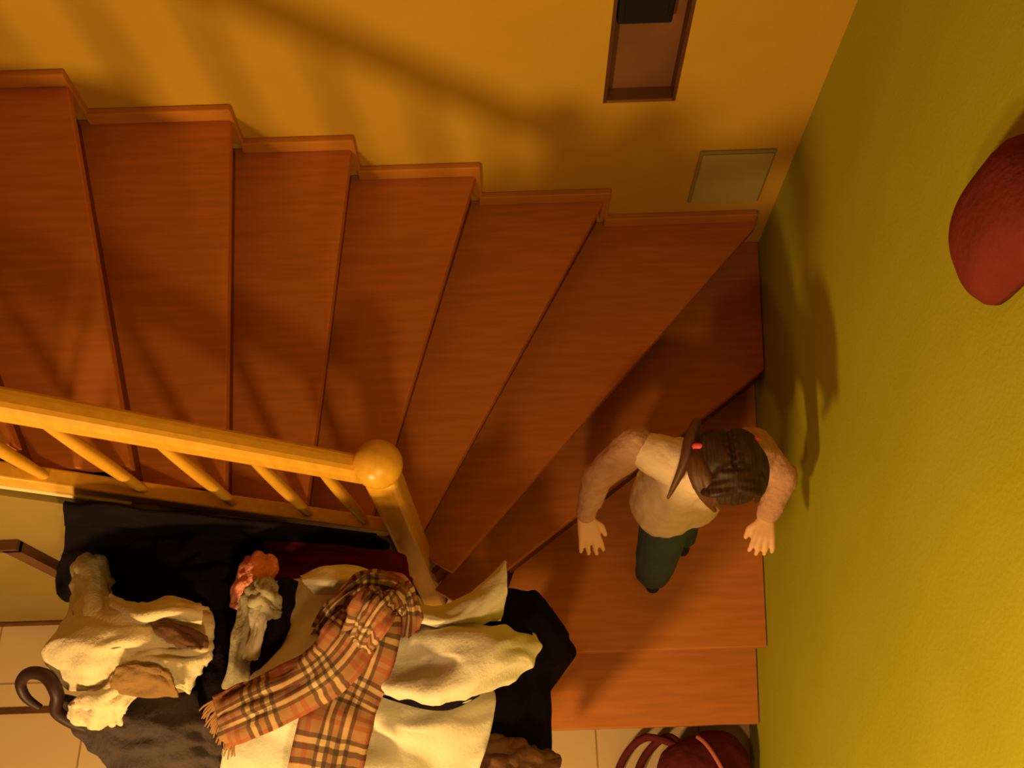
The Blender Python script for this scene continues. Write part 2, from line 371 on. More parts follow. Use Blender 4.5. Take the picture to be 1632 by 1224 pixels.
for k in range(1, 8):
    D = Tn[k]
    wa, ia = W[k - 1], I[k - 1]; wb, ib = W[k], I[k]
    a2, i2 = shrink(wa, ia, 0.06)
    poly = [(a2[0], 2.148), wb if k < 7 else (0.985, 2.148), ib, (i2[0], ia[1])]
    if k < 7: poly[1] = (wb[0], 2.148)
    else: poly = [(a2[0], 2.148), (1.02, 2.148), (1.0, 2.10), (-0.225, 0.74), (-0.295, 0.78), (i2[0] + 0.02, ia[1])]
    tread(poly, D, k)
    ra, rb = shrink(wb, ib, 0.03)
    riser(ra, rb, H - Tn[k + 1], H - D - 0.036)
    # stepped skirting board along the wall: a piece over each tread
    bm = bmesh.new(); box(bm, (wa[0] - 0.0, 2.122, H - D), (wb[0] + 0.015, 2.15, H - D + 0.052)); link('skirting', bm, M['skirt'], st, bevel=0.006)
    if k < 7:
        bm = bmesh.new(); box(bm, (wb[0] - 0.02, 2.124, H - Tn[k + 1] + 0.05), (wb[0] + 0.014, 2.15, H - D + 0.002)); link('skirting', bm, M['skirt'], st, bevel=0.004)
# quarter-turn winder treads beside the green wall
N7w, N7i = (gx(1.55) - 0.004, 1.55), (-0.02, 0.80)
N8y, N9y = 0.512, 0.262
XL = -0.26
tread([(1.06, 2.148), (gx(2.14) - 0.003, 2.14), N7w, N7i, (-0.20, 0.66), (-0.30, 0.72), (0.90, 2.148)], Tn[8], 8)
N8r = gx(N8y) - 0.003
tread([(gx(1.60) - 0.003, 1.60), (N8r, N8y), (XL, N8y), (XL, 0.70), (-0.06, 0.70), (0.0, 0.86)], Tn[9], 9)
tread([(gx(0.56) - 0.003, 0.56), (gx(N9y) - 0.003, N9y), (XL, N9y), (XL, 0.56)], Tn[10], 10)
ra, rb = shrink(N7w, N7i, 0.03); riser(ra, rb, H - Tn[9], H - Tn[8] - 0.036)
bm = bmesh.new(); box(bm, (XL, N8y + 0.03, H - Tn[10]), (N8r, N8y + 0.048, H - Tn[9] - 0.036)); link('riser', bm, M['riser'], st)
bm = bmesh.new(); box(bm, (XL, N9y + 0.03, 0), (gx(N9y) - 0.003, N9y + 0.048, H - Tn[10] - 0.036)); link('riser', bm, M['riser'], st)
# stringer of the open side, pale bar paints the lamplit stretch of its lower edge
def rail_z(x, x0, d0, sl): return H - (d0 + (x - x0) * sl)
SL = 0.67
bm = bmesh.new()
pa = Vector((-2.4, 0.80, H - (2.09 + (-2.4 + 1.276) * SL))); pb = Vector((-0.39, 0.80, H - (2.09 + (-0.39 + 1.276) * SL)))
dz = Vector((0, 0, -0.045)); beam(bm, pa + dz, pb + dz, 0.045, 0.055); link('stringer', bm, M['pine'], st, bevel=0.006)
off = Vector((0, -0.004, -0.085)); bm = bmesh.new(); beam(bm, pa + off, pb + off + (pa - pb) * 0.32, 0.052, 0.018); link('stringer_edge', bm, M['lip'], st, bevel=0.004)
# soffit board under the flight
off = Vector((-0.1, 0.63, -0.42)); bm = bmesh.new(); beam(bm, pa + off, pb + off, 1.2, 0.02); link('soffit', bm, M['riser'], st)

# ------------------------------------------------------------------ banister
bn = thing('banister', 'orange pine banister with slim balusters ending in a newel post', 'banister', (-0.345, 0.80, 0))
RS = 0.694
def railD(x): return 1.70 + 0.045 + (x + 1.045) * RS
pa = Vector((-2.4, 0.80, H - railD(-2.4))); pb = Vector((-0.365, 0.80, H - railD(-0.365)))
bm = bmesh.new(); beam(bm, pa, pb, 0.062, 0.078); link('handrail', bm, M['pine'], bn, bevel=0.022)
for x in (-2.06, -1.84, -1.63, -1.42, -1.21, -1.01, -0.81, -0.625, -0.475):
    xt, xb = x - 0.022, x + 0.022
    bm = bmesh.new(); t_ = Vector((xt, 0.80, H - railD(xt) - 0.03)); b_ = Vector((xb, 0.80, H - (2.09 + (xb + 1.276) * SL) - 0.03))
    ps = [t_.lerp(b_, q) for q in (0, .2, .5, .8, 1)]; tube(bm, ps, [0.011, 0.015, 0.017, 0.015, 0.011], 12, 20)
    link('baluster', bm, M['pine'], bn, True)
nw = []
bm = bmesh.new()
prof = [(0.0, 0.0), (0.048, 0.0), (0.048, 1.42), (0.043, 1.44), (0.040, 1.455), (0.046, 1.475)]
box(bm, (-0.345 - 0.043, 0.80 - 0.043, 0.0), (-0.345 + 0.043, 0.80 + 0.043, H - 2.22)); np_ = link('newel_post', bm, M['pine'], bn, bevel=0.016)
bm = bmesh.new(); seg = 28; rings = []
for r_, z in ((0.0, 0), (0.040, 0.0), (0.036, 0.012), (0.052, 0.024), (0.061, 0.045), (0.063, 0.066), (0.058, 0.088), (0.044, 0.106), (0.022, 0.117), (0.0, 0.120)):
    rings.append([bm.verts.new((-0.345 + r_ * math.cos(2 * math.pi * j / seg), 0.80 + r_ * math.sin(2 * math.pi * j / seg), H - 2.225 + z)) for j in range(seg)])
for A, B in zip(rings, rings[1:]):
    for j in range(seg): bm.faces.new((A[j], A[(j + 1) % seg], B[(j + 1) % seg], B[j]))
bmesh.ops.remove_doubles(bm, verts=bm.verts, dist=1e-5); bmesh.ops.recalc_face_normals(bm, faces=bm.faces)
link('newel_cap', bm, M['pine'], bn, True)

# ------------------------------------------------------------------ child
ch = thing('person', 'small child with dark pinned hair, pale top and green trousers walking down', 'person', (0.52, 0.85, H - 3.42))
def QD(D): return 3.42 - (3.42 - D) * 1.14
def Q(x, y, D): k = QD(D) / D; return Vector((x * k, y * k, H - QD(D)))
def PC(u, v, D): return P(u, v, QD(D))
head = Q(0.622, 0.885, 2.535)
bm = bmesh.new()
ball(bm, head, 0.078, (0.92, 1.08, 1.12), seg=28)
ball(bm, head + Vector((0, -0.028, -0.040)), 0.056, (0.95, 0.9, 1.0))            # cheeks and jaw
ball(bm, head + Vector((0, -0.086, -0.020)), 0.010, (1, 1, 1.3))                 # nose
for s in (-1, 1): ball(bm, head + Vector((s * 0.074, 0.004, -0.014)), 0.017, (0.5, 0.9, 1.2))
chain(bm, [(head + Vector((0, 0.02, -0.05)), 0.036), (Q(0.59, 0.93, 2.67), 0.038)])
chain(bm, [(Q(0.58, 0.94, 2.70), 0.06), (Q(0.54, 0.97, 2.80), 0.085), (Q(0.515, 0.96, 2.92), 0.085), (Q(0.51, 0.93, 3.0), 0.085)])
LS, LE, LW = Q(0.385, 1.04, 2.71), Q(0.262, 0.955, 2.77), Q(0.222, 0.850, 2.84)
RSh, RE, RW = Q(0.755, 1.02, 2.70), Q(0.845, 0.925, 2.74), Q(0.790, 0.815, 2.80)
chain(bm, [(Q(0.56, 0.95, 2.72), 0.045), (LS, 0.034), (LE, 0.029), (LW, 0.024)])
chain(bm, [(Q(0.58, 0.94, 2.70), 0.05), (RSh, 0.036), (RE, 0.029), (RW, 0.024)])
HIP1, KN1, AN1 = Q(0.515, 0.90, 3.03), Q(0.502, 0.815, 3.20), Q(0.500, 0.785, 3.36)
HIP2, KN2, AN2 = Q(0.565, 0.95, 3.03), Q(0.595, 0.93, 3.20), Q(0.625, 0.92, 3.36)
chain(bm, [(HIP1, 0.055), (KN1, 0.042), (AN1, 0.028)]); chain(bm, [(HIP2, 0.055), (KN2, 0.042), (AN2, 0.028)])
def hand(bm, wrist, d, side, curl=0.5, k=1.3):
    """palm, four bent fingers and a thumb; d = pointing direction, side = thumb side"""
    d = d.normalized(); dn = Vector((0, 0, -1)); s = (side - d * side.dot(d)).normalized(); dn = (dn - d * dn.dot(d)).normalized()
    for q in (-0.015, -0.005, 0.005, 0.015): capsule(bm, wrist + (d * 0.008 + s * q * 0.6) * k, 0.013 * k, wrist + (d * 0.046 + s * q * 1.25) * k, 0.0095 * k, seg=10)
    for q, L, sp in ((0.0200, 0.037, 0.22), (0.0068, 0.043, 0.06), (-0.0068, 0.039, -0.10), (-0.0200, 0.031, -0.28)):
        a = wrist + (d * 0.050 + s * q) * k; b1 = a + (d + dn * 0.4 * curl + s * sp).normalized() * L * 0.55 * k; c1 = b1 + (d + dn * 1.9 * curl + s * sp * 0.6).normalized() * L * 0.5 * k
        capsule(bm, a, 0.0075 * k, b1, 0.0066 * k, seg=10); capsule(bm, b1, 0.0066 * k, c1, 0.0054 * k, seg=10)
    a = wrist + (d * 0.014 + s * 0.014) * k; b1 = a + (d * 0.75 + s * 0.85 + dn * 0.2).normalized() * 0.027 * k; c1 = b1 + (d + s * 0.25 + dn * 0.3).normalized() * 0.022 * k
    capsule(bm, a, 0.0095 * k, b1, 0.0080 * k, seg=10); capsule(bm, b1, 0.0080 * k, c1, 0.0064 * k, seg=10)
hand(bm, LW, Vector((0.18, -1, -0.30)), Vector((1, 0, 0)), 0.22)
hand(bm, RW, Vector((-0.22, -1, -0.20)), Vector((-1, 0, 0)), 0.6)
body = blob('body', bm, M['skin'], ch, voxel=0.0042, smooth=3)
for s in (-1, 1):
    e = bmesh.new(); ball(e, head + Vector((s * 0.028, -0.0745, -0.002)), 0.0105, (1.1, 0.7, 0.8)); eo = link('eye', e, M['eye'], ch, True)
    e = bmesh.new(); ball(e, head + Vector((s * 0.028, -0.0810, -0.003)), 0.0055, (1, 0.5, 1)); link('pupil', e, M['black'], ch, True)
e = bmesh.new(); ball(e, head + Vector((0, -0.077, -0.050)), 0.014, (1.1, 0.4, 0.35)); link('mouth', e, M['lips'], ch, True)
# hair: cap with centre parting, strands to both sides, gathered tufts
bm = bmesh.new()
for s in (-1, 1):
    ball(bm, head + Vector((s * 0.034, 0.022, 0.022)), 0.080, (0.78, 1.10, 1.02), seg=28)
    ball(bm, head + Vector((s * 0.060, -0.015, -0.010)), 0.045, (0.65, 1.2, 1.4), seg=24)
    for k in range(9):
        a = head + Vector((s * 0.006, 0.085 - k * 0.021, 0.098 - 0.0009 * (k - 4) ** 2 * 1.5)); b2 = head + Vector((s * 0.060, 0.072 - k * 0.020, 0.062)); c2 = head + Vector((s * 0.088, 0.050 - k * 0.013, 0.012)); d2 = head + Vector((s * 0.092, 0.02 - k * 0.006, -0.03))
        tube(bm, [a, b2, c2, d2], [0.010, 0.013, 0.012, 0.006], 8, 12)
ball(bm, head + Vector((0, 0.070, -0.015)), 0.060, (1.15, 0.65, 1.1))
for q in range(-5, 6):
    x = q * 0.013; f = math.sqrt(max(0.2, 1 - (x / 0.078) ** 2)); tube(bm, [head + Vector((x * 0.5, -0.035, 0.094 - abs(x) * 0.1)), head + Vector((x * 0.9, -0.082 * f, 0.070 - abs(x) * 0.25)), head + Vector((x * 1.15, -0.104 * f, 0.034 - abs(x) * 0.2)), head + Vector((x * 1.2, -0.100 * f, 0.008))], [0.013, 0.013, 0.011, 0.004], 8, 12)
hr = blob('hair', bm, M['hair'], ch, voxel=0.0045, smooth=1)
TL = PC(1116, 716, 2.50); TR = PC(1197, 706, 2.50)
bm = bmesh.new()
tube(bm, [TL, PC(1108, 745, 2.49), PC(1122, 785, 2.52), PC(1140, 815, 2.60)], [0.016, 0.024, 0.020, 0.006], 12, 20)
tube(bm, [TL, PC(1122, 750, 2.48), PC(1138, 790, 2.51), PC(1150, 812, 2.58)], [0.014, 0.020, 0.017, 0.005], 12, 20)
blob('pigtail', bm, M['hair2'], ch, voxel=0.004, smooth=1)
bm = bmesh.new(); tube(bm, [TR, PC(1212, 735, 2.50), PC(1214, 770, 2.54), PC(1205, 800, 2.62)], [0.014, 0.022, 0.018, 0.006], 12, 20)
blob('pigtail', bm, M['hair'], ch, voxel=0.004, smooth=1)
bm = bmesh.new(); tube(bm, [PC(1112, 668, 2.56), PC(1102, 700, 2.56), PC(1088, 745, 2.585), PC(1064, 795, 2.65)], [0.012, 0.022, 0.015, 0.005], 12, 24)
blob('hair_strand', bm, M['hair2'], ch, voxel=0.004, smooth=1)
for c_, ax in ((TL, (0.3, 1, 0.2)), (TR, (-0.3, 1, 0.2))):
    bm = bmesh.new(); c_ = c_ + Vector((0, 0, 0.012)); d = Vector(ax).normalized(); s = d.orthogonal().normalized(); t = d.cross(s)
    ring = [c_ + (s * math.cos(a) + t * math.sin(a)) * 0.017 for a in [2 * math.pi * j / 16 for j in range(17)]]
    tube(bm, ring, 0.0085, 8, 40); link('hair_tie', bm, M['pink'], ch, True)
# clothes
bm = bmesh.new()
chain(bm, [(Q(0.575, 0.945, 2.705), 0.078), (Q(0.545, 0.975, 2.80), 0.112), (Q(0.52, 0.955, 2.90), 0.122), (Q(0.51, 0.935, 2.985), 0.122)])
chain(bm, [(Q(0.60, 0.93, 2.82), 0.08), (Q(0.60, 0.93, 2.96), 0.092)])
chain(bm, [(Q(0.56, 0.96, 2.72), 0.08), (Q(0.45, 1.00, 2.712), 0.066), (LS.lerp(Q(0.44, 1.01, 2.712), 0.3), 0.054)])
chain(bm, [(Q(0.58, 0.95, 2.715), 0.07), (Q(0.68, 0.99, 2.72), 0.062), (RSh, 0.052)])
cb = bmesh.new(); nk = head + Vector((-0.01, 0.045, -0.085)); ring = [nk + Vector((math.cos(a) * 0.056, math.sin(a) * 0.052, -0.012 * math.sin(a))) for a in [2 * math.pi * j / 16 for j in range(17)]]
tube(cb, ring, 0.013, 10, 48); link('shirt_collar', cb, M['pink'], ch, True)
blob('shirt', bm, M['shirt'], ch, voxel=0.007, smooth=5, wr=0.016, wscale=14)
for S_, E_, W_ in ((LS, LE, LW), (RSh, RE, RW)):
    bm = bmesh.new(); chain(bm, [(S_, 0.060), (S_.lerp(E_, 0.5), 0.053), (E_, 0.047), (E_.lerp(W_, 0.5), 0.041), (E_.lerp(W_, 0.92), 0.034)])
    blob('sleeve', bm, M['sleeve'], ch, voxel=0.006, smooth=4, wr=0.014, wscale=22)
bm = bmesh.new()
chain(bm, [(Q(0.51, 0.93, 3.0), 0.10), (HIP1, 0.088), (KN1, 0.078), (AN1 + Vector((0, 0, 0.01)), 0.066)])
chain(bm, [(Q(0.51, 0.93, 3.0), 0.10), (HIP2, 0.080), (KN2, 0.064), (AN2 + Vector((0, 0, 0.01)), 0.052)])
blob('trousers', bm, M['trouser'], ch, voxel=0.007, smooth=4, wr=0.012, wscale=16)
for A_, dy in ((AN1, -1), (AN2, -1)):
    bm = bmesh.new(); z = H - 3.42
    chain(bm, [(Vector((A_.x, A_.y + 0.02, z + 0.034)), 0.032), (Vector((A_.x, A_.y - 0.045, z + 0.028)), 0.027)])
    for v in bm.verts: v.co.z = max(v.co.z, z + 0.001)
    blob('shoe', bm, M['shoe'], ch, voxel=0.005, smooth=2)

# ------------------------------------------------------------------ coat stand and garments
cs = thing('coat_stand', 'dark bentwood coat stand buried under hanging coats with a looped arm showing', 'coat stand', (-0.62, 0.33, 0))
px, py = -0.62, 0.33
bm = bmesh.new(); tube(bm, [(px, py, 0.10), (px, py, 0.7), (px, py, H - 2.60)], [0.024, 0.020, 0.018], 16, 12); link('pole', bm, M['dark_trim'], cs, True)
for k in range(4):
    a = math.pi / 4 + k * math.pi / 2; d = Vector((math.cos(a), math.sin(a), 0)); o_ = Vector((px, py, 0))
    bm = bmesh.new(); tube(bm, [o_ + Vector((0, 0, 0.32)), o_ + d * 0.10 + Vector((0, 0, 0.24)), o_ + d * 0.20 + Vector((0, 0, 0.10)), o_ + d * 0.29 + Vector((0, 0, 0.014))], 0.014, 12, 20); link('foot', bm, M['dark_trim'], cs, True)
    if k != 2:
        bm = bmesh.new(); zt = H - 2.66; tube(bm, [o_ + Vector((0, 0, zt - 0.12)), o_ + d * 0.10 + Vector((0, 0, zt - 0.10)), o_ + d * 0.17 + Vector((0, 0, zt - 0.02))], 0.012, 12, 20); link('arm', bm, M['dark_trim'], cs, True)
bm = bmesh.new()
tube(bm, [Vector((px, py, H - 2.62)), P(300, 1180, 2.62), P(160, 1165, 2.52), P(94, 1138, 2.45), P(91, 1106, 2.40), P(74, 1078, 2.385), P(47, 1073, 2.39), P(33, 1089, 2.42), P(42, 1112, 2.45), P(64, 1128, 2.48)],
     [0.013, 0.014, 0.015, 0.016, 0.017, 0.017, 0.016, 0.014, 0.012, 0.009], 12, 70)
link('looped_arm', bm, M['loop'], cs, True)

def coat(name, label, cat): 
    return thing(name, label, cat, (px, py, 0))
# --- big cream coat
cc = coat('cream_coat', 'large cream cotton coat with hood and collar hanging under the plaid scarf', 'coat')
sheet('coat_body', [
    [(470, 925, 2.42), (535, 908, 2.38), (605, 915, 2.36), (650, 940, 2.40), (680, 970, 2.46)],
    [(455, 985, 2.34), (520, 975, 2.28), (590, 975, 2.26), (655, 990, 2.32), (700, 1010, 2.42)],
    [(405, 1060, 2.33), (470, 1045, 2.26), (560, 1050, 2.25), (650, 1080, 2.32), (740, 1070, 2.40)],
    [(385, 1095, 2.36), (450, 1110, 2.26), (550, 1120, 2.27), (660, 1140, 2.29), (785, 1098, 2.36)],
    [(375, 1150, 2.38), (450, 1165, 2.28), (560, 1165, 2.33), (665, 1170, 2.27), (782, 1155, 2.33)],
    [(352, 1215, 2.42), (450, 1220, 2.31), (590, 1215, 2.28), (690, 1222, 2.34), (764, 1218, 2.34)],
    [(350, 1290, 2.50), (450, 1290, 2.38), (590, 1290, 2.32), (690, 1290, 2.36), (742, 1290, 2.40)]],
    M['cream'], cc, nu=110, nv=110, wr=0.011, wf=14, seed=1, thick=0.008, drop=('r', 'b', 'l', 't'), droplen=0.55)
sheet('hood', [
    [(628, 992, 2.27), (700, 992, 2.22), (765, 998, 2.20), (815, 1004, 2.22), (846, 1012, 2.30)],
    [(622, 1025, 2.22), (690, 1020, 2.19), (765, 1022, 2.11), (822, 1026, 2.14), (858, 1034, 2.26)],
    [(612, 1062, 2.22), (680, 1060, 2.20), (745, 1060, 2.12), (805, 1060, 2.13), (846, 1062, 2.25)],
    [(602, 1092, 2.20), (650, 1102, 2.15), (700, 1108, 2.12), (745, 1102, 2.13), (812, 1084, 2.24)],
    [(604, 1102, 2.25), (650, 1112, 2.22), (700, 1119, 2.20), (742, 1113, 2.21), (786, 1098, 2.30)]],
    M['cream'], cc, nu=90, nv=80, wr=0.010, wf=9, seed=2, thick=0.008)
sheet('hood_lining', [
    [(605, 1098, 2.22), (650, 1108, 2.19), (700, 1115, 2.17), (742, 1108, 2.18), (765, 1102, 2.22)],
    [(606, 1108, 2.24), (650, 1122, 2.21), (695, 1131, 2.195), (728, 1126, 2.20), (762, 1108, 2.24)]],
    M['blackcloth'], cc, nu=30, nv=6, wr=0.001, thick=0.006)  # black strip stands in for the shade in the slit under the hood
sheet('collar', [
    [(618, 952, 2.32), (668, 966, 2.28), (712, 968, 2.26), (762, 936, 2.24), (809, 898, 2.24)],
    [(622, 966, 2.26), (670, 982, 2.21), (715, 985, 2.19), (768, 958, 2.18), (808, 925, 2.20)],
    [(626, 978, 2.24), (675, 991, 2.20), (720, 994, 2.19), (770, 982, 2.19), (803, 958, 2.21)],
    [(630, 984, 2.29), (680, 992, 2.26), (722, 996, 2.25), (766, 997, 2.25), (797, 990, 2.27)]],
    M['cream'], cc, nu=80, nv=40, wr=0.006, wf=10, seed=3, thick=0.007)
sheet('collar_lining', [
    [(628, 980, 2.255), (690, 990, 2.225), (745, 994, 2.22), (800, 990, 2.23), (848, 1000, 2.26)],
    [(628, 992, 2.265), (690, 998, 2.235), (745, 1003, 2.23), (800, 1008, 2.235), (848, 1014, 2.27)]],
    M['blackcloth'], cc, nu=30, nv=6, wr=0.001, thick=0.006)  # black strip painting the thin shaded line beneath the collar
sheet('lapel', [
    [(480, 918, 2.30), (520, 905, 2.27), (570, 905, 2.26), (620, 922, 2.28)],
    [(490, 935, 2.27), (525, 928, 2.23), (570, 926, 2.23), (612, 934, 2.26)],
    [(505, 946, 2.30), (535, 946, 2.27), (575, 942, 2.27), (600, 942, 2.29)]],
    M['cream'], cc, nu=40, nv=24, wr=0.005, wf=8, seed=4, thick=0.007)

# --- plaid scarf
sc = thing('plaid_scarf', 'tan plaid wool scarf with black and white stripes knotted over the cream coat', 'scarf', P(580, 1050, 2.3))
ribbon('scarf_end', [(590, 968, 2.16), (566, 1010, 2.13), (528, 1058, 2.15), (470, 1098, 2.18), (405, 1128, 2.20), (352, 1152, 2.24)],
       [0.09, 0.12, 0.13, 0.125, 0.12, 0.115], M['plaid'], sc, seed=5, wr=0.010)
ribbon('scarf_end', [(600, 965, 2.18), (595, 1010, 2.17), (575, 1065, 2.19), (548, 1120, 2.20), (530, 1180, 2.21), (515, 1260, 2.24)],
       [0.09, 0.12, 0.14, 0.155, 0.165, 0.16], M['plaid'], sc, seed=6, wr=0.010)
ribbon('scarf_loop', [(508, 1030, 2.30), (540, 985, 2.20), (578, 950, 2.14), (618, 948, 2.13), (642, 975, 2.18), (640, 1030, 2.26)],
       [0.07, 0.09, 0.10, 0.09, 0.08, 0.06], M['plaid'], sc, seed=7, wr=0.016, arch=0.02)
ribbon('scarf_knot', [(570, 1040, 2.17), (580, 1005, 2.10), (602, 968, 2.07), (622, 950, 2.11), (630, 930, 2.20)],
       [0.05, 0.075, 0.085, 0.07, 0.05], M['plaid'], sc, seed=8, wr=0.014, arch=0.02)
bm = bmesh.new()
for k in range(34):
    t = k / 33; a = P(338 + 18 * t + 20 * t, 1118 + 60 * t, 2.235); L = random.uniform(0.04, 0.06); d = Vector((-0.8 + 0.5 * t + random.uniform(-.2, .2), -0.45 - .4 * t + random.uniform(-.2, .2), -0.5)).normalized()
    tube(bm, [a - d * 0.012, a + d * L * 0.5 + Vector((0, 0, 0.004)), a + d * L + Vector((0, 0, -0.012))], [0.0030, 0.0026, 0.0016], 6, 6)
fr = link('fringe', bm, M['plaid'], sc, True)

# --- cream fleece jacket on the left
fj = coat('fleece_jacket', 'cream fleece jacket with brown lining crumpled left of the plaid scarf', 'jacket')
sheet('jacket_body', [
    [(122, 950, 2.44), (175, 955, 2.38), (235, 968, 2.34), (290, 960, 2.33), (330, 975, 2.40)],
    [(98, 1000, 2.38), (165, 990, 2.29), (225, 995, 2.28), (275, 985, 2.31), (336, 1005, 2.36)],
    [(78, 1040, 2.38), (150, 1030, 2.27), (215, 1025, 2.26), (270, 1040, 2.30), (334, 1040, 2.34)],
    [(90, 1072, 2.42), (145, 1065, 2.31), (200, 1060, 2.29), (262, 1055, 2.26), (320, 1062, 2.34)],
    [(110, 1092, 2.48), (150, 1096, 2.37), (190, 1095, 2.34), (262, 1085, 2.32), (300, 1100, 2.38)]],
    M['fleece'], fj, nu=90, nv=90, wr=0.013, wf=12, seed=9, thick=0.014, drop=('t', 'l', 'b', 'r'), droplen=0.22)
sheet('sleeve', [
    [(120, 900, 2.56), (140, 886, 2.52), (165, 893, 2.54)],
    [(118, 925, 2.50), (142, 915, 2.44), (168, 922, 2.48)],
    [(120, 955, 2.44), (146, 950, 2.38), (176, 952, 2.43)],
    [(122, 985, 2.38), (150, 985, 2.32), (190, 975, 2.36)]],
    M['fleece'], fj, nu=40, nv=50, wr=0.007, wf=8, seed=10, thick=0.014, drop=('l', 't', 'r'), droplen=0.1)
sheet('cuff', [
    [(170, 1085, 2.34), (200, 1080, 2.30), (235, 1090, 2.33)],
    [(135, 1108, 2.36), (170, 1110, 2.31), (205, 1120, 2.33)],
    [(112, 1125, 2.38), (155, 1132, 2.33), (192, 1140, 2.36)],
    [(118, 1145, 2.42), (145, 1156, 2.38), (180, 1152, 2.40)]],
    M['fleece'], fj, nu=40, nv=40, wr=0.010, wf=10, seed=11, thick=0.012, drop=('b', 'l', 'r'), droplen=0.06)
sheet('collar', [
    [(175, 952, 2.36), (220, 966, 2.31), (270, 960, 2.29), (318, 966, 2.32)],
    [(178, 966, 2.33), (222, 981, 2.26), (272, 974, 2.25), (322, 980, 2.29)],
    [(190, 978, 2.35), (225, 990, 2.30), (274, 982, 2.29), (322, 990, 2.33)]],
    M['fleece'], fj, nu=50, nv=20, wr=0.004, seed=12, thick=0.014)
sheet('lining', [
    [(240, 990, 2.275), (262, 988, 2.262), (285, 998, 2.265), (300, 1004, 2.28)],
    [(252, 1008, 2.262), (275, 1006, 2.25), (300, 1012, 2.255), (328, 1018, 2.29)],
    [(285, 1028, 2.268), (300, 1032, 2.26), (315, 1034, 2.27), (328, 1030, 2.30)]],
    M['lining'], fj, nu=30, nv=24, wr=0.006, seed=13, thick=0.008)  # brown patch, shade of the upper hollow put into colour
sheet('lining', [
    [(188, 1062, 2.255), (215, 1058, 2.245), (245, 1062, 2.24), (268, 1072, 2.26)],
    [(180, 1085, 2.275), (212, 1084, 2.262), (250, 1084, 2.262), (280, 1090, 2.28)],
    [(178, 1102, 2.31), (210, 1104, 2.30), (250, 1108, 2.30), (285, 1108, 2.33)]],
    M['fleece_lining'], fj, nu=30, nv=24, wr=0.006, seed=14, thick=0.008)  # brown patch, painted shade of the lower hollow
sheet('pocket_fold', [
    [(155, 1022, 2.262), (180, 1026, 2.255), (206, 1020, 2.26)],
    [(158, 1030, 2.262), (182, 1034, 2.255), (208, 1026, 2.26)]],
    M['fleece_lining'], fj, nu=14, nv=6, wr=0.001, thick=0.006)

# --- charcoal coat, lower left
gc = coat('charcoal_coat', 'charcoal grey coat hanging below the cream fleece jacket at lower left', 'coat')
sheet('coat_body', [
    [(82, 1104, 2.52), (150, 1120, 2.46), (230, 1112, 2.42), (300, 1108, 2.42), (345, 1110, 2.44)],
    [(100, 1140, 2.52), (165, 1150, 2.44), (235, 1148, 2.38), (300, 1145, 2.38), (350, 1150, 2.42)],
    [(140, 1185, 2.52), (190, 1185, 2.43), (245, 1185, 2.38), (300, 1185, 2.38), (352, 1190, 2.44)],
    [(172, 1222, 2.54), (210, 1222, 2.46), (255, 1222, 2.42), (305, 1222, 2.42), (350, 1228, 2.48)],
    [(190, 1290, 2.60), (225, 1290, 2.52), (265, 1290, 2.48), (310, 1290, 2.48), (350, 1290, 2.54)]],
    M['greycloth'], gc, nu=80, nv=70, wr=0.012, wf=11, seed=15, thick=0.01, drop=('l', 'b', 't'), droplen=0.5)
# --- black coats
bc = coat('black_coat', 'black wool coat bunched under the stair string above the cream fleece jacket', 'coat')
sheet('coat_body', [
    [(165, 880, 2.66), (225, 862, 2.58), (290, 852, 2.54), (350, 840, 2.56), (410, 850, 2.64)],
    [(168, 915, 2.58), (230, 900, 2.49), (290, 895, 2.46), (350, 880, 2.48), (416, 890, 2.56)],
    [(175, 945, 2.54), (235, 945, 2.46), (292, 935, 2.43), (350, 925, 2.45), (405, 925, 2.52)],
    [(190, 965, 2.54), (240, 980, 2.47), (300, 975, 2.45), (345, 970, 2.46), (380, 965, 2.52)]],
    M['blackcloth'], bc, nu=80, nv=60, wr=0.014, wf=11, seed=16, thick=0.01, drop=('l', 'r', 'b', 't'), droplen=0.5)
bc2 = coat('black_jacket', 'black jacket hanging against the understair panel at far left of the coats', 'jacket')
sheet('jacket_body', [
    [(103, 795, 2.62), (140, 800, 2.58), (220, 808, 2.60), (380, 824, 2.68), (600, 850, 2.80)],
    [(106, 830, 2.66), (145, 835, 2.60), (220, 838, 2.62), (380, 850, 2.66), (600, 872, 2.80)],
    [(102, 880, 2.74), (125, 880, 2.68), (160, 880, 2.66), (220, 870, 2.66), (300, 860, 2.70)],
    [(92, 915, 2.84), (112, 925, 2.78), (140, 920, 2.76), (190, 900, 2.72), (280, 880, 2.72)],
    [(98, 950, 2.92), (112, 955, 2.88), (130, 945, 2.86), (170, 930, 2.80), (250, 900, 2.76)]],
    M['blackcloth'], bc2, nu=60, nv=60, wr=0.010, wf=9, seed=17, thick=0.01)
bc3 = coat('black_cardigan', 'black cardigan hanging between the fleece jacket and the striped sweater', 'cardigan')
sheet('cardigan_body', [
    [(325, 965, 2.52), (350, 960, 2.48), (385, 965, 2.50), (420, 975, 2.56)],
    [(330, 1010, 2.48), (352, 1010, 2.42), (380, 1015, 2.44), (415, 1025, 2.52)],
    [(322, 1060, 2.44), (350, 1062, 2.38), (378, 1065, 2.40), (405, 1080, 2.50)],
    [(308, 1095, 2.46), (342, 1105, 2.39), (372, 1105, 2.40), (398, 1110, 2.48)],
    [(290, 1130, 2.48), (330, 1138, 2.42), (355, 1140, 2.42), (385, 1145, 2.48)]],
    M['blackcloth'], bc3, nu=50, nv=70, wr=0.010, wf=10, seed=18, thick=0.01, drop=('b', 't'), droplen=0.4)
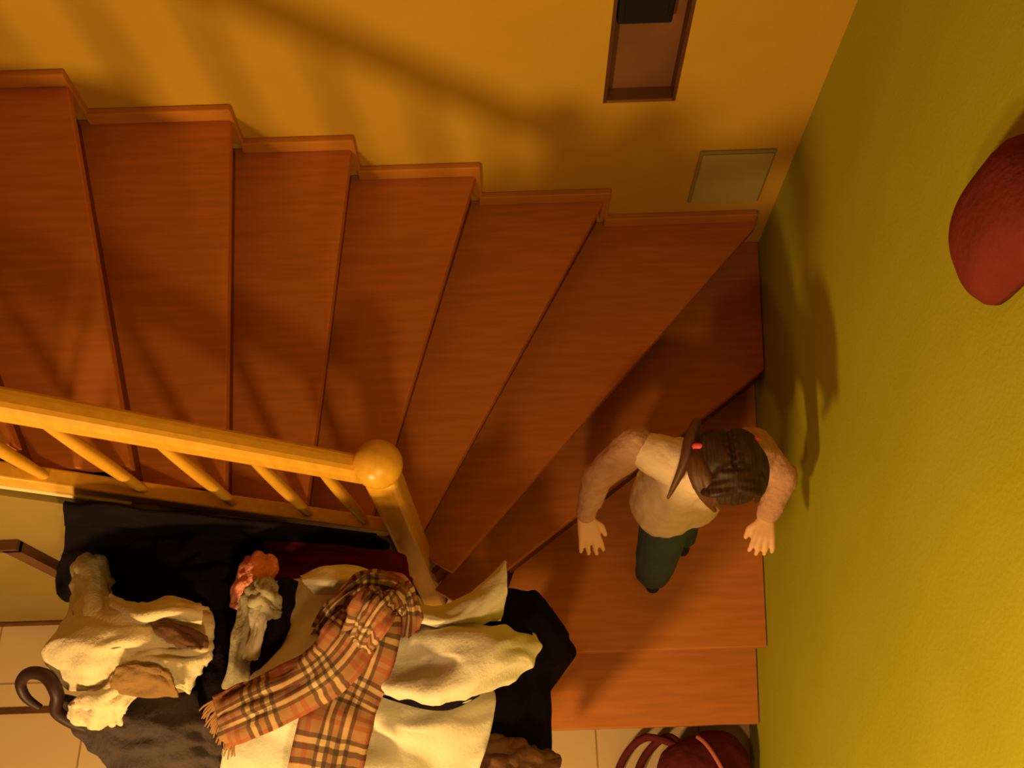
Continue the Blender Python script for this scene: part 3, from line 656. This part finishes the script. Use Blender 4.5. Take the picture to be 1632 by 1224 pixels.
# --- maroon coat under the newel
mc = coat('maroon_coat', 'maroon coat lying behind the cream lapel beneath the banister', 'coat')
sheet('coat_body', [
    [(280, 866, 2.64), (350, 864, 2.64), (440, 862, 2.62), (530, 864, 2.66), (640, 880, 2.74)],
    [(280, 885, 2.60), (350, 880, 2.58), (440, 880, 2.57), (540, 884, 2.60), (645, 900, 2.70)],
    [(290, 910, 2.58), (380, 905, 2.55), (450, 895, 2.56), (545, 900, 2.58), (650, 925, 2.68)],
    [(320, 950, 2.56), (390, 945, 2.53), (460, 935, 2.50), (550, 935, 2.50), (655, 955, 2.58)],
    [(340, 985, 2.58), (400, 990, 2.55), (470, 985, 2.50), (560, 985, 2.50), (650, 985, 2.56)]],
    M['maroon'], mc, nu=80, nv=60, wr=0.016, wf=12, seed=19, thick=0.01, drop=('l', 'r', 'b'), droplen=0.5)
# --- salmon hat
sh = thing('salmon_hat', 'salmon pink knitted hat tucked beside the maroon coat', 'hat', P(405, 925, 2.45))
sheet('hat_crown', [
    [(392, 892, 2.42), (412, 884, 2.40), (436, 890, 2.43)],
    [(383, 912, 2.40), (408, 905, 2.35), (440, 908, 2.40)],
    [(375, 935, 2.40), (400, 928, 2.34), (428, 925, 2.39)],
    [(372, 962, 2.43), (388, 962, 2.39), (402, 950, 2.42)]],
    M['salmon'], sh, nu=40, nv=40, wr=0.005, seed=20, thick=0.012, drop=('l', 't', 'r', 'b'), droplen=0.08)
bm = bmesh.new(); tube(bm, [P(370, 964, 2.42), P(386, 966, 2.385), P(404, 952, 2.41)], 0.009, 10, 16); link('hat_brim', bm, M['salmon'], sh, True)
# --- striped sweater (grey, white, black)
ss = coat('striped_sweater', 'grey, white and black striped sweater hanging left of the cream coat', 'sweater')
def strip(name, L, m, seed):
    sheet(name, L, m, ss, nu=20, nv=50, wr=0.006, wf=9, seed=seed, thick=0.01, drop=('b',), droplen=0.3)
strip('grey_panel', [[(385, 955, 2.36), (398, 945, 2.33), (415, 945, 2.34)], [(378, 1000, 2.35), (392, 1000, 2.31), (408, 1000, 2.32)], [(370, 1050, 2.34), (384, 1050, 2.31), (400, 1050, 2.32)], [(360, 1095, 2.37), (378, 1098, 2.34), (396, 1098, 2.35)]], M['greytrim'], 21)
strip('white_stripe', [[(408, 940, 2.33), (418, 960, 2.30), (432, 955, 2.32)], [(404, 985, 2.31), (413, 985, 2.28), (422, 988, 2.30)], [(400, 1015, 2.30), (408, 1015, 2.28), (418, 1018, 2.29)], [(392, 1048, 2.32), (402, 1050, 2.29), (412, 1048, 2.31)]], M['cream'], 22)
strip('black_panel', [[(436, 925, 2.36), (455, 922, 2.34), (473, 930, 2.36)], [(432, 965, 2.33), (448, 965, 2.31), (466, 970, 2.33)], [(416, 1010, 2.32), (436, 1010, 2.29), (456, 1010, 2.31)], [(408, 1050, 2.33), (424, 1055, 2.30), (436, 1045, 2.32)], [(400, 1095, 2.36), (412, 1095, 2.34), (420, 1090, 2.36)]], M['blackcloth'], 23)
sheet('collar', [[(400, 935, 2.33), (418, 922, 2.29), (438, 930, 2.32)], [(398, 955, 2.31), (420, 945, 2.26), (442, 952, 2.29)], [(408, 970, 2.31), (425, 966, 2.27), (446, 970, 2.30)], [(420, 982, 2.32), (438, 985, 2.29), (450, 980, 2.32)]], M['greytrim'], ss, nu=30, nv=30, wr=0.010, wf=10, seed=24, thick=0.01)
# --- black coat on the right
rc = coat('black_overcoat', 'long black overcoat hanging to the right of the cream coat', 'coat')
sheet('coat_body', [
    [(770, 960, 2.62), (810, 945, 2.60), (850, 948, 2.60), (880, 970, 2.64)],
    [(780, 995, 2.56), (825, 985, 2.52), (870, 990, 2.54), (905, 1012, 2.60)],
    [(780, 1040, 2.54), (825, 1040, 2.50), (875, 1045, 2.54), (914, 1042, 2.62)],
    [(765, 1095, 2.50), (805, 1095, 2.48), (845, 1085, 2.54), (876, 1075, 2.62)],
    [(750, 1150, 2.50), (795, 1150, 2.48), (840, 1150, 2.54), (876, 1140, 2.62)],
    [(730, 1200, 2.52), (780, 1200, 2.50), (830, 1205, 2.54), (872, 1200, 2.62)],
    [(720, 1290, 2.56), (770, 1290, 2.54), (820, 1290, 2.58), (850, 1290, 2.64)]],
    M['blackcloth'], rc, nu=70, nv=80, wr=0.012, wf=10, seed=25, thick=0.01, drop=('r', 't', 'b'), droplen=0.7)
# --- brown garment at the bottom edge
bg = coat('brown_jacket', 'brown suede jacket poking out below the black overcoat at the bottom', 'jacket')
sheet('jacket_body', [
    [(775, 1182, 2.44), (800, 1178, 2.41), (835, 1190, 2.43), (862, 1200, 2.48)],
    [(768, 1205, 2.42), (800, 1204, 2.37), (840, 1208, 2.40), (890, 1206, 2.48)],
    [(762, 1235, 2.44), (800, 1235, 2.38), (845, 1235, 2.42), (880, 1228, 2.50)],
    [(755, 1290, 2.48), (800, 1290, 2.43), (845, 1290, 2.46), (870, 1280, 2.54)]],
    M['brownhide'], bg, nu=50, nv=40, wr=0.014, wf=12, seed=26, thick=0.01, drop=('l', 'r', 'b'), droplen=0.3)

# ------------------------------------------------------------------ bag on the floor at the foot of the stairs
bp = thing('backpack', 'dark red backpack with pink piping on the floor by the green wall', 'backpack', (0.66, -0.02, 0))
bm = bmesh.new(); c0 = Vector((0.635, 0.08, 0.15))
ball(bm, c0, 0.13, (1.25, 1.15, 1.1)); ball(bm, c0 + Vector((0.075, 0.04, -0.01)), 0.11, (1.1, 1.2, 1.05)); ball(bm, c0 + Vector((-0.07, -0.06, 0)), 0.12)
for v in bm.verts: v.co.z = max(v.co.z, 0.002)
blob('bag_body', bm, M['bagred'], bp, voxel=0.008, smooth=5, wr=0.02, wscale=12)
def on_bag(t, x):
    k_ = math.sqrt(1 - (x / 0.1625) ** 2); return c0 + Vector((x, 0.152 * math.sin(t) * k_, 0.146 * math.cos(t) * k_))
bm = bmesh.new(); tube(bm, [on_bag(1.2 - q * 0.3, 0.0 + 0.018 * q) for q in range(8)], 0.0075, 10, 40); link('piping', bm, M['pinkpipe'], bp, True)
for off_, zz in ((0.0, 0.0), (0.075, -0.01)):
    bm = bmesh.new(); tube(bm, [c0 + Vector((-0.04, 0.10, 0.02)), c0 + Vector((-0.10 - off_, 0.15, -0.03)), c0 + Vector((-0.19 - off_, 0.07, -0.115 + zz)), c0 + Vector((-0.23 - off_, -0.08, -0.125)), c0 + Vector((-0.12 - off_, -0.20, -0.125)), c0 + Vector((-0.06, -0.12, -0.09))], [0.012, 0.014, 0.015, 0.014, 0.013, 0.012], 10, 50); link('strap', bm, M['bagred'], bp, True)

# ------------------------------------------------------------------ dark red bag on the green wall, right edge
hb = thing('hanging_bag', 'dark red rounded fabric bag hanging on the green wall', 'bag', (1.0, 1.35, H - 1.9))
def XW(u, v, off):
    r = ray(u, v); o2 = Vector((GW0.x, GW0.y)); n = gn
    t = (o2.dot(n) - off) / (Vector((r.x, r.y)).dot(n)); r = r * t
    return Vector((r.x, r.y, H + r.z))
outl = [(1640, 215), (1600, 262), (1568, 305), (1548, 350), (1541, 395), (1548, 438), (1566, 472), (1588, 487), (1612, 474), (1650, 440), (1720, 400), (1760, 330), (1740, 250), (1690, 210)]
cpx = (1655, 345)
bm = bmesh.new(); rings = []
for f_, o_ in ((1.0, 0.004), (1.0, 0.02), (0.93, 0.045), (0.75, 0.075), (0.45, 0.095), (0.12, 0.10)):
    base = [Vector((*q, 0)) for q in outl]; base.append(base[0]); n = 42
    ring = []
    for j in range(n):
        q = catmull(base, j / n); u = cpx[0] + (q.x - cpx[0]) * f_; v = cpx[1] + (q.y - cpx[1]) * f_
        p0 = XW(u, v, 0.004); ring.append(bm.verts.new(p0 - Vector((gn.x, gn.y, 0)) * (o_ - 0.004)))
    rings.append(ring)
for A, B in zip(rings, rings[1:]):
    for j in range(n): bm.faces.new((A[j], A[(j + 1) % n], B[(j + 1) % n], B[j]))
bm.faces.new(rings[-1]); bm.faces.new(rings[0][::-1]); bmesh.ops.recalc_face_normals(bm, faces=bm.faces)
link('bag_body', bm, M['darkred'], hb, True)
a = XW(1665, 235, 0.012); b_ = XW(1720, 60, 0.012); c_ = XW(1690, 150, 0.012)
bm = bmesh.new(); tube(bm, [a, c_, b_], 0.006, 8, 16); link('bag_strap', bm, M['darkred'], hb, True)
